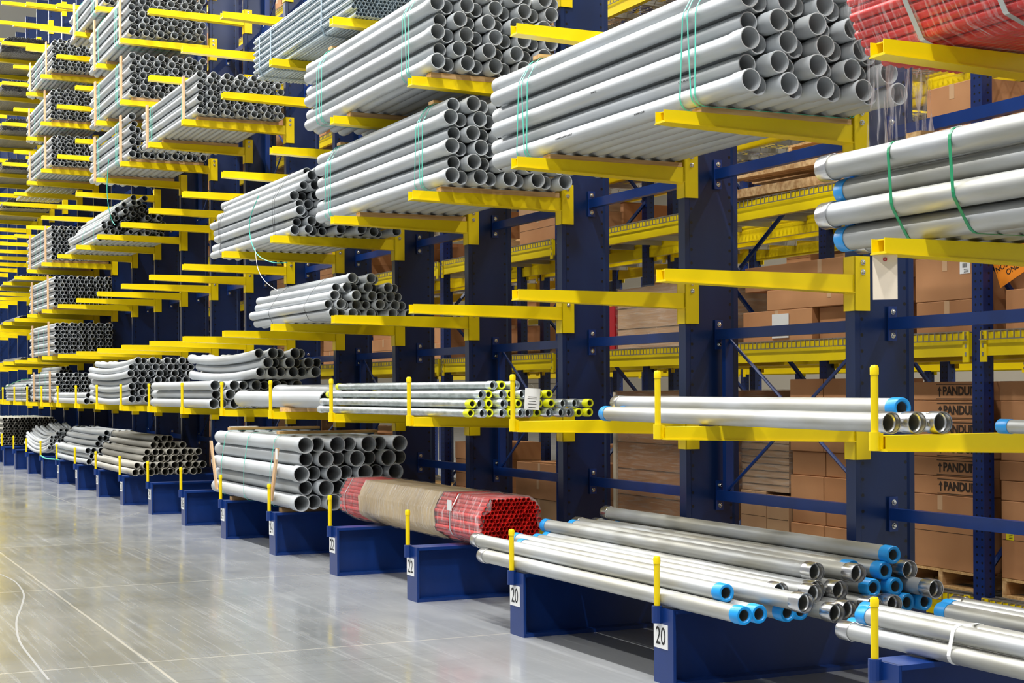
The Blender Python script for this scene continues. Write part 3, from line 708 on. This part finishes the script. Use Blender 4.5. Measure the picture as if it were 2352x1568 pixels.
# manila tag on the arm
a_, z_ = atd(2028, 636, DT - .01)
tagm = tag(ob('manila_tag', MB().box(-.002, 0, -.052, .052, -.193, 0).mesh('manila_tag', MANILA, False), None, (4.31, 5.385, LV[3] - .068), (0, 0, .85)), 'blank cream manila tag hanging below the tip of a yellow arm, right side', 'tag')
ob('eyelet', MB().rev([(0, .009), (-.004, .009), (-.004, .004), (0, .004)], 10).mesh('eyelet', REDP), tagm, (-.002, 0, -.02), (0, 0, -PI / 2))

# trailing cords
def cord(name, label, pts, r, m):
    P_ = [Vector(p) for p in pts]; out = []
    for i in range(len(P_) - 1):
        p0, p1, p2, p3 = P_[max(i - 1, 0)], P_[i], P_[i + 1], P_[min(i + 2, len(P_) - 1)]
        for k in range(8):
            t = k / 8; out.append(.5 * ((2 * p1) + (p2 - p0) * t + (2 * p0 - 5 * p1 + 4 * p2 - p3) * t * t + (3 * p1 - p0 - 3 * p2 + p3) * t ** 3))
    out.append(P_[-1]); return tag(ob(name, MB().tube(out, r, 6).mesh(name, m)), label, 'cord')
def pd(u, v, d): a, z = atd(u, v, d); return (d, a, z)
cord('teal_cord', 'long teal cord dangling from the stepped bundle at left down to the round heap', [pd(250, 365, 4.33), pd(247, 400, 4.33), pd(246, 440, 4.33), pd(250, 478, 4.36), pd(257, 505, 4.42), pd(264, 516, 4.45)], .006, TEAL)
cord('teal_cord', 'teal cord looping round and hanging under the wire-tied heap near the centre', [pd(594, 450, 4.36), pd(575, 500, 4.34), pd(575, 545, 4.34), pd(592, 585, 4.34), pd(625, 602, 4.34), pd(660, 603, 4.5)], .005, TEAL)
cord('white_cord', 'thin white cord falling from the wire-tied heap to the small heap below', [pd(586, 570, 4.32), pd(592, 615, 4.32), pd(608, 645, 4.33), pd(638, 668, 4.4)], .003, WHITE)
cord('teal_cord', 'teal strap draped across the far left base between two yellow pins', [pd(94, 1046, 4.2), pd(105, 1052, 4.2), pd(120, 1054, 4.2), pd(134, 1055, 4.22)], .012, TEAL)
cord('green_cord', 'green strap bridging up from the far left edge over the conduits', [pd(0, 897, 4.4), pd(25, 882, 4.4), pd(50, 872, 4.5), pd(66, 870, 4.7)], .008, GREEN)

# grey wooden post standing between far arms and strut lot
tag(ob('strut_stack', None, None), 'pale strut channels lying across the far left arms', 'channel')
ss = [o for o in bpy.data.objects if o.name == 'strut_stack'][0]; ss.location = (4.5, A0 + 13.4 * S, LV[7] + .0)
for k in range(9): ob('channel', MB().box(k * .1, k * .1 + .08, 0, 2.6, 0, .05).mesh('channel', STRUT, False), ss)

# ------------------------------------------------------------------ pallet racks behind
RD0, RW, RDEP = 7.03, 3.018, 1.06
RA0 = 7.80                                   # near face of first post
PW = .105
PM = MB(); PM.box(0, .085, 0, PW, 0, 9.6); PM = PM.mesh('post', NAVYPOST, False)
LVB = [.2, 1.925, 3.07, 4.0, 5.2, 6.35, 7.5, 8.6]
def beam_mesh():
    m = MB(); L = RW - PW
    m.box(-.02, .03, 0, L, -.15, -.045); m.box(-.02, .015, 0, L, -.045, 0)
    for y in (0, L - .06): m.box(-.028, -.02, y, y + .06, -.19, .01)
    return m.mesh('beam', YEL, False)
BEAM = beam_mesh()
SLOT = MB()
for k in range(3): SLOT.box(-.031, -.028, .02, .035, -.15 + k * .055, -.125 + k * .055)
SLOT = SLOT.mesh('connector_slots', BOLT, False)
def deck_mesh(w):
    m = MB(); t = .0035
    n = int(w / .06)
    for i in range(n + 1):
        y = .02 + i * (w - .04) / n
        m.box(-.034, RDEP, y - t, y + t, 0, 2 * t); m.box(-.041, -.034, y - t, y + t, -.045, 2 * t)
        m.box(RDEP, RDEP + .008, y - t, y + t, -.045, 2 * t)
    for i in range(11):
        x = -.02 + i * .104; m.box(x - t, x + t, 0, w, 2 * t, 4 * t)
    m.box(-.041, -.034, 0, w, -.05, -.043)
    return m.mesh('wire_grid', MESH, False)
DW = (RW - PW) / 2 - .01
DECK = deck_mesh(DW)
SUP = MB().box(0, RDEP - .06, 0, .04, -.05, -.004).mesh('support_channel', MESHD, False)
FR = 'pallet rack frames behind the cantilever row'
for row, (rd, nm) in enumerate(((RD0, 'first'), (RD0 + 1.31, 'second'), (RD0 + 6.2, 'third'))):
    rng = {0: range(-2, 10), 1: range(-2, 10), 2: range(-1, 9)}[row]
    for i in rng:
        ya = RA0 + i * RW
        t = thing('rack_upright', 'perforated navy pallet rack frame, %s row behind, %s' % (nm, nth(i + 2, 'right')), 'rack frame', (rd, ya, 0), 0, FR)
        ob('post', PM, t); ob('post', PM, t, (RDEP - .085 + .03, 0, 0))
        zz = .35; q = 0
        if row < 2:
            mb = MB()
            while zz < 9:
                a, c = ((.06, zz), (RDEP - .03, zz + 1.05)) if q % 2 == 0 else ((RDEP - .03, zz), (.06, zz + 1.05))
                mb.tube([(a[0], PW / 2, a[1]), (c[0], PW / 2, c[1])], .02, 5); zz += 1.05; q += 1
            ob('diagonal_brace', mb.mesh('diagonal_brace', NAVY), t)
        if i == rng[-1]: continue
        for li, z in enumerate(LVB):
            if row == 2 and li in (0,): continue
            for side in (0, 1):
                bm = tag(ob('rack_beam', BEAM, None, (rd + (RDEP + .0 if side else 0), ya + PW, z)), 'yellow %s beam, level %d, %s pallet rack row, bay %s' % ('rear' if side else 'front', li + 1, nm, nth(i + 2, 'right')), 'rack beam', 'yellow pallet rack beams')
                if side: bm.rotation_euler = (0, 0, PI); bm.location.y += RW - PW
                elif i < 3: ob('connector_slots', SLOT, bm); ob('connector_slots', SLOT, bm, (0, RW - PW - .055, 0))
            if row == 2:
                tag(ob('deck_panel', MB().box(0, RDEP, 0, RW - PW - .02, 0, .009).mesh('deck_panel', MESH, False), None, (rd, ya + PW + .01, z + .001)), 'flat deck panel, level %d, third rack row, bay %s' % (li + 1, nth(i + 2, 'right')), 'shelf panel', 'deck panels of the third rack row')  # solid panel standing in for a wire deck in this far row
            for k in range(2 if row < 2 else 0):
                dk = tag(ob('wire_deck', DECK, None, (rd, ya + PW + .005 + k * (DW + .01), z + .001)), 'wire mesh deck, %s half, level %d, %s rack row, bay %s' % ('left' if k else 'right', li + 1, nm, nth(i + 2, 'right')), 'wire deck', 'wire mesh decks')
                for s_ in (.2, DW / 2, DW - .24): ob('support_channel', SUP, dk, (.03, s_, 0))

# boxes and pallets
def carton(x, y, z, dx, dy, dz, label, m=CARD, rot=0, group=None, tape=True, name='cardboard_box'):
    g = .004
    o = tag(ob(name, MB().prism([(g, 0), (dx - g, 0), (dx, g), (dx, dz - g), (dx - g, dz), (g, dz), (0, dz - g), (0, g)], 'y', 0, dy).mesh(name, m, False), None, (x, y, z), (0, 0, rot)), label, 'box', group)
    if tape:
        ob('tape', MB().box(-.0015, 0, dy / 2 - .025, dy / 2 + .025, dz - min(.1, dz * .6), dz).mesh('tape', TAPE, False), o)
        ob('flap_seam', MB().box(-.001, 0, .01, dy - .01, dz * .5 - .0015, dz * .5 + .0015).mesh('flap_seam', INK, False), o) if dz > .3 else None
    return o
def pallet(x, y, z, label, dx=1.0, dy=1.15, group='wooden pallets'):
    t = thing('wooden_pallet', label, 'pallet', (x, y, z), 0, group)
    for k in range(3): ob('stringer', MB().box(0, dx, k * (dy - .04) / 2, k * (dy - .04) / 2 + .04, .018, .108).mesh('stringer', WOOD, False), t)
    mb = MB()
    for k in range(7): mb.box(k * (dx - .09) / 6, k * (dx - .09) / 6 + .09, 0, dy, .109, .127)
    ob('deck_boards', mb.mesh('deck_boards', WOODX, False), t)
    mb = MB()
    for k in range(4): mb.box(k * (dx - .09) / 3, k * (dx - .09) / 3 + .09, 0, dy, 0, .017)
    ob('bottom_boards', mb.mesh('bottom_boards', WOODX, False), t); return t
def sticker(o, y, z, w=.1, h=.08, m=WHITE, bars=True, lab='white barcode label'):
    s = ob('label_sheet', MB().box(-.002, -.0005, y, y + w, z, z + h).mesh('label_sheet', m, False), o); s['label'] = lab
    if bars:
        mb = MB(); x = y + w * .3
        while x < y + w * .75: mb.box(-.003, -.0021, x, x + w * .022, z + h * .5, z + h * .85); x += w * .05
        for q in (.12, .22, .34): mb.box(-.003, -.0021, y + w * .15, y + w * .6, z + h * q, z + h * q + .003)
        ob('barcode', mb.mesh('barcode', BLACK, False), s)
    return s
XB = RD0 + .1
MZ = .011
# bay right of the nearest perforated post (photo right edge) and bay left of it
z0 = LVB[0] + MZ
pallet(XB, 6.35, z0, 'pallet under the big carton right of the perforated post', .95, 1.4); pallet(XB, 7.94, z0, 'pallet under the big carton left of the perforated post', .95, .8)
carton(XB, 6.4, z0 + .128, .9, 1.35, .5, 'big carton on a pallet right of the nearest perforated post', group='big cartons')
big2 = carton(XB, 7.94, z0 + .128, .9, .8, .5, 'big carton on a pallet left of the perforated post, under printed cartons', group='big cartons')
sticker(bpy.data.objects['cardboard_box'], 1.24, .25, .07, .09, mat('yellow_label', 'E8D81E', .5), lab='small yellow barcode label')
ptxt = text_mesh('PANDUIT', .1, INK, .0008, .004); tw = max(v.co.x for v in ptxt.vertices) - min(v.co.x for v in ptxt.vertices)
arrow = MB(); arrow.add([(0, 0, 0), (0, .014, 0), (0, .014, .04), (0, .028, .04), (0, .007, .07), (0, -.014, .04), (0, 0, .04)], [(0, 6, 2, 1), (3, 5, 4)]); arrow = arrow.mesh('print_arrow', INK, False)
for k in range(6):
    z = z0 + .63 + k * .1285
    carton(XB, 6.45 + .01 * (k % 2), z, .85, 1.3, .126, 'plain flat carton right of the perforated post, %s of six' % nth(5 - k, 'top'), group='plain flat cartons', tape=False)
    o = carton(XB, 7.935 + .006 * (k % 2), z, .85, .72, .126, 'flat carton with dark lettering left of the perforated post, %s of six' % nth(5 - k, 'top'), group='flat printed cartons', tape=False)
    pt = ob('printed_text', ptxt, o, (-.0012, .2, .06), (PI / 2, 0, -PI / 2)); pt.scale = (.33 / tw, .8, 1); pt['label'] = 'dark printed lettering'
    ob('printed_arrow', arrow, o, (-.0012, .39, .025)); 
    for q in (.105, .008): ob('printed_line', MB().box(-.0014, 0, .03, .43, q, q + .005).mesh('printed_line', INK, False), o)
# bay between nearest post and next
k = 0
for c in range(3):
    for r_ in range(7 if c else 6):
        k += 1
        carton(XB + .02 * (r_ % 2), 8.79 + c * .43, z0 + .13 + r_ * .186, .6, .42, .183, 'small brown carton, %s row, %s column' % (nth(r_, 'bottom') if r_ else 'bottom', nth(c, 'right')), group='small brown cartons', tape=False)
pallet(XB, 8.75, z0, 'pallet under the pile of small brown cartons', .95, 1.32)
def wrapped(x, y, z, dx, dy, dz, label, boxm=CARD, nb=5):
    t = thing('wrapped_pallet_load', label, 'pallet load', (x, y, z), 0, 'film-wrapped loads')
    ob('bundle_core', MB().box(.012, dx - .012, .012, dy - .012, 0, dz - .012).mesh('load_core', boxm, False), t)
    mb = MB()
    for i in range(1, nb): mb.box(.008, .012, .01, dy - .01, dz * i / nb - .002, dz * i / nb + .002)
    ob('layer_seam', mb.mesh('layer_seam', INK, False), t)
    rnd = random.Random(int(y * 100)); n = 14; prof = [(0, 0), (dx, 0), (dx, dy), (0, dy)]; vs = []
    for i in range(n + 1):
        for (px, py), (qx, qy) in zip(prof, prof[1:] + prof[:1]):
            for q in range(6):
                f = q / 6; vs.append((px + (qx - px) * f + rnd.uniform(-.006, .006), py + (qy - py) * f + rnd.uniform(-.006, .006), dz * i / n))
    N_ = 24; fs = [(i * N_ + q, i * N_ + (q + 1) % N_, (i + 1) * N_ + (q + 1) % N_, (i + 1) * N_ + q) for i in range(n) for q in range(N_)]
    ob('stretch_film', MB().add(vs, fs).mesh('stretch_film', FILMB, True, 180), t); return t
pallet(XB, 10.1, z0, 'low pallet under two pale cartons behind the second navy column', .95, .68)
carton(XB, 10.1, z0 + .13, .8, .3, .38, 'pale carton low behind the second navy column, right one', CARD2); carton(XB, 10.41, z0 + .13, .8, .36, .4, 'pale carton low behind the second navy column, left one', CARD2)
wrapped(XB, 10.1, z0 + .535, .85, .68, .66, 'film-wrapped stack of flat sheets behind the second navy column', CARD2, 12)
pallet(XB, 11.1, z0, 'pallet under the tall wrapped load behind the steel conduits', .95, 1.85)
wl = wrapped(XB, 11.12, z0 + .13, .9, 1.78, 1.22, 'tall film-wrapped load between second and third navy columns', CARD, 5)
ob('corner_post', MB().box(-.012, .04, 1.75, 1.8, 0, 1.2).mesh('corner_post', CREAM, False), wl)
# level 2 loads
z1 = LVB[1] + MZ
o = carton(XB, 6.1, z1, .8, 1.6, .26, 'long carton on the second deck right of the perforated post', group='upper cartons'); sticker(o, .7, .13)
carton(XB, 6.2, z1 + .262, .75, 1.2, .25, 'carton stacked on the long carton right of the perforated post', CARD, group='upper cartons')
carton(XB, 7.95, z1, .7, .62, .22, 'lower carton on the second deck just left of the perforated post', group='upper cartons')
o = carton(XB, 7.98, z1 + .222, .7, .6, .3, 'upper carton on the second deck just left of the perforated post', group='upper cartons'); sticker(o, .05, .17)
sg = thing('orange_sign', 'orange label with black words at the right edge', 'sign', (XB - .012, 7.62, z1 + .42))
ob('sign_face', MB().box(-.003, 0, -.16, .16, -.09, .09).mesh('sign_face', ORANGE, False), sg)
ob('lettering', text_mesh('NOSE LOAD\nONLY', .055, BLACK), sg, (-.0045, 0, 0), (PI / 2, .0, -PI / 2)); sg.rotation_euler = (-.4, 0, 0)
carton(XB + .05, 9.0, z1, .8, .75, .25, 'lower right carton on the second deck between the nearest navy columns', group='upper cartons')
ol = carton(XB, 9.78, z1, .8, .94, .25, 'lower carton with torn plastic pouch between the nearest navy columns', group='upper cartons')
ob('plastic_pouch', MB().box(-.01, -.002, .3, .52, .03, .22).mesh('plastic_pouch', WHITE, False), ol)
carton(XB, 8.75, z1 + .252, .8, 1.63, .16, 'long flat carton, middle of the second deck pile between the nearest navy columns', group='upper cartons')
carton(XB + .02, 8.7, z1 + .415, .8, 2.02, .2, 'very long carton topmost on the second deck between the nearest navy columns', CARD, group='upper cartons')
wrapped(XB, 11.4, z1, .85, 1.47, .58, 'film-wrapped crate on the second deck between second and third navy columns', CARD2, 3)
tag(ob('red_metal_object', MB().box(0, .5, 0, .14, 0, .42).mesh('red_metal_object', REDP, False), None, (XB, 12.9, z1)), 'upright red metal object left of the film-wrapped crate', 'metal object')  # red metal object of unknown use, modelled as a plain box
# lumber on level 3
z2 = LVB[2] + MZ
for k in range(6):
    tag(ob('timber_board', MB().box(0, .12, 0, 1.9, 0, .07).mesh('timber_board', WOOD, False), None, (XB + .02 + (k % 3) * .16, 8.8 + .12 * (k % 2), z2 + .02 + (k // 3) * .16 + .001), (0, 0, .1 - .0 * k)), 'pale timber board, %s of those on the third deck' % nth(k, 'front'), 'timber', 'timber boards on the third deck')
pallet(XB + .05, 8.95, z2 + .27, 'pallet lying on the timber boards between the two nearest navy columns', 1.0, 1.2)
for k, (y, dz, q) in enumerate(((6.2, .24, 0), (6.85, .24, 0), (7.95, .26, 0), (8.35, .25, 1))):
    o = carton(XB, y, z2, .7, .6 if k < 2 else .38, .29, 'carton on the third deck, upper right, %s in the lower row' % nth(k, 'right'), group='third deck cartons')
    if k == 2: sticker(o, .15, .1, .11, .14)
for k, y in enumerate((6.1, 6.8, 7.95)):
    carton(XB, y, z2 + .31, .7, .65 if k < 2 else .5, .22, 'carton on the third deck, upper right, %s in the upper row' % nth(k, 'right'), group='third deck cartons')
# general fill: cartons and pallets on the other bays
rnd = random.Random(21); fill = 0
BAYW = ['second', 'third', 'fourth', 'fifth', 'sixth', 'seventh', 'eighth', 'ninth', 'tenth', 'eleventh', 'twelfth']
used_rng = {0: range(2, 9), 1: range(0, 7), 2: range(0, 7)}
for row, (rd, nm) in enumerate(((RD0, 'first'), (RD0 + 1.31, 'second'), (RD0 + 6.2, 'third'))):
    for i in used_rng[row]:
        for li, z in enumerate(LVB[:7]):
            if row == 2 and (li > 4 or li == 0): continue
            if rnd.random() < (.12 if row == 0 else .5 if row == 1 else .45): continue
            y = RA0 + i * RW + PW + .12; end = RA0 + (i + 1) * RW - .1; slot = 0
            while y < end - .5:
                wdt = rnd.choice([.45, .6, .9, 1.1]); wdt = min(wdt, end - y)
                hmax = (.95 if li == 0 else .6) if row < 2 else .55
                kind = rnd.random(); x = rd + rnd.uniform(.05, .14); zz = z + MZ
                where = 'slot %d from the right, level %d, bay %d, %s rack row' % (slot + 1, li + 1, i + 1, nm)
                if kind < .22:
                    pallet(x, y, zz, 'wooden pallet, ' + where, .95, wdt)
                    if rnd.random() < .6: carton(x + .02, y + .02, zz + .129, .8, wdt - .05, rnd.uniform(.2, .4), 'carton on a pallet, ' + where, rnd.choice([CARD, CARD2]), group='cartons in the pallet racks')
                elif kind < .9:
                    h = 0; q = 0
                    while h < hmax - .2 and q < 3:
                        hh_ = rnd.uniform(.16, .4)
                        if z + h + hh_ > (LVB + [9.7])[li + 1] - .25: break
                        carton(x + rnd.uniform(0, .04), y, zz + h, .75, wdt - .02, hh_, '%s carton, %s' % (['bottom', 'second', 'third'][q], where), rnd.choice([CARD, CARD, CARD2]), group='cartons in the pallet racks'); h += hh_ + .002; q += 1
                y += wdt + rnd.uniform(.05, .3); slot += 1

# ------------------------------------------------------------------ lamps
def strip(d, y0, n, z, power, lab, W=.32, L=1.25, step=4.5):
    for k in range(n):
        y = y0 + k * step
        t = thing('ceiling_lamp', 'white high-bay lamp above the %s, %s' % (lab, ORD[k] + 'from the camera' if k else 'nearest the camera'), 'lamp', (d, y, z), 0, 'high-bay lamps')
        ob('housing', MB().box(-W / 2, W / 2, 0, L, .02, .12).mesh('housing', WHITE, False), t)
        li = bpy.data.lights.new('lamp_tube', 'AREA'); li.shape = 'RECTANGLE'; li.size = W; li.size_y = L; li.energy = power; li.color = (1, .995, .985)
        ob('lamp_tube', li, t, (0, L / 2, 0))
strip(2.1, -3, 13, 12.4, 430, 'aisle')
strip(-4.5, -3, 13, 12.4, 220, 'next aisle to the left')
strip(11.4, -1, 10, 12.4, 330, 'rear aisle')

# leave out rack pieces and goods that lie wholly outside the view
bpy.context.view_layer.update()
def inview(o, mg=260):
    pts = [o.matrix_world @ Vector(c) for c in o.bound_box] if o.type == 'MESH' else []
    for c in o.children_recursive:
        if c.type == 'MESH': pts += [c.matrix_world @ Vector(q) for q in c.bound_box]
    us, vs = [], []
    for p in pts:
        Dp = p.x * SN + p.y * CS
        if Dp < .3: continue
        us.append(1176 + F * (p.x * CS - p.y * SN) / Dp); vs.append(VH + F * (H - p.z) / Dp)
    return bool(us) and max(us) > -mg and min(us) < 2352 + mg and max(vs) > -mg and min(vs) < 1568 + mg
for o in [o for o in bpy.data.objects if o.parent is None and o.get('category') in ('rack beam', 'wire deck', 'shelf panel', 'box', 'pallet', 'rack frame', 'rack brace')]:
    if not inview(o):
        for c in list(o.children_recursive) + [o]: bpy.data.objects.remove(c)

wd = bpy.data.worlds.new('world'); bpy.context.scene.world = wd; wd.use_nodes = True
bg = wd.node_tree.nodes['Background']; bg.inputs[0].default_value = (.93, .96, 1, 1); bg.inputs[1].default_value = .3

cam = bpy.data.cameras.new('camera'); co = bpy.data.objects.new('camera', cam); COL.objects.link(co)
cam.sensor_width = 36; cam.lens = F / 2352 * 36; cam.shift_y = (VH - 784) / 2352; cam.clip_end = 200; cam.clip_start = .05
co.matrix_world = Matrix.Translation((0, 0, H)) @ Matrix.Rotation(-TH, 4, 'Z') @ Matrix.Rotation(PI / 2, 4, 'X') @ Matrix.Rotation(K, 4, 'Z')
sc = bpy.context.scene; sc.camera = co
sc.view_settings.view_transform = 'Standard'; sc.view_settings.look = 'None'; sc.view_settings.gamma = 1; sc.view_settings.exposure = .58
sc.view_settings.use_curve_mapping = False
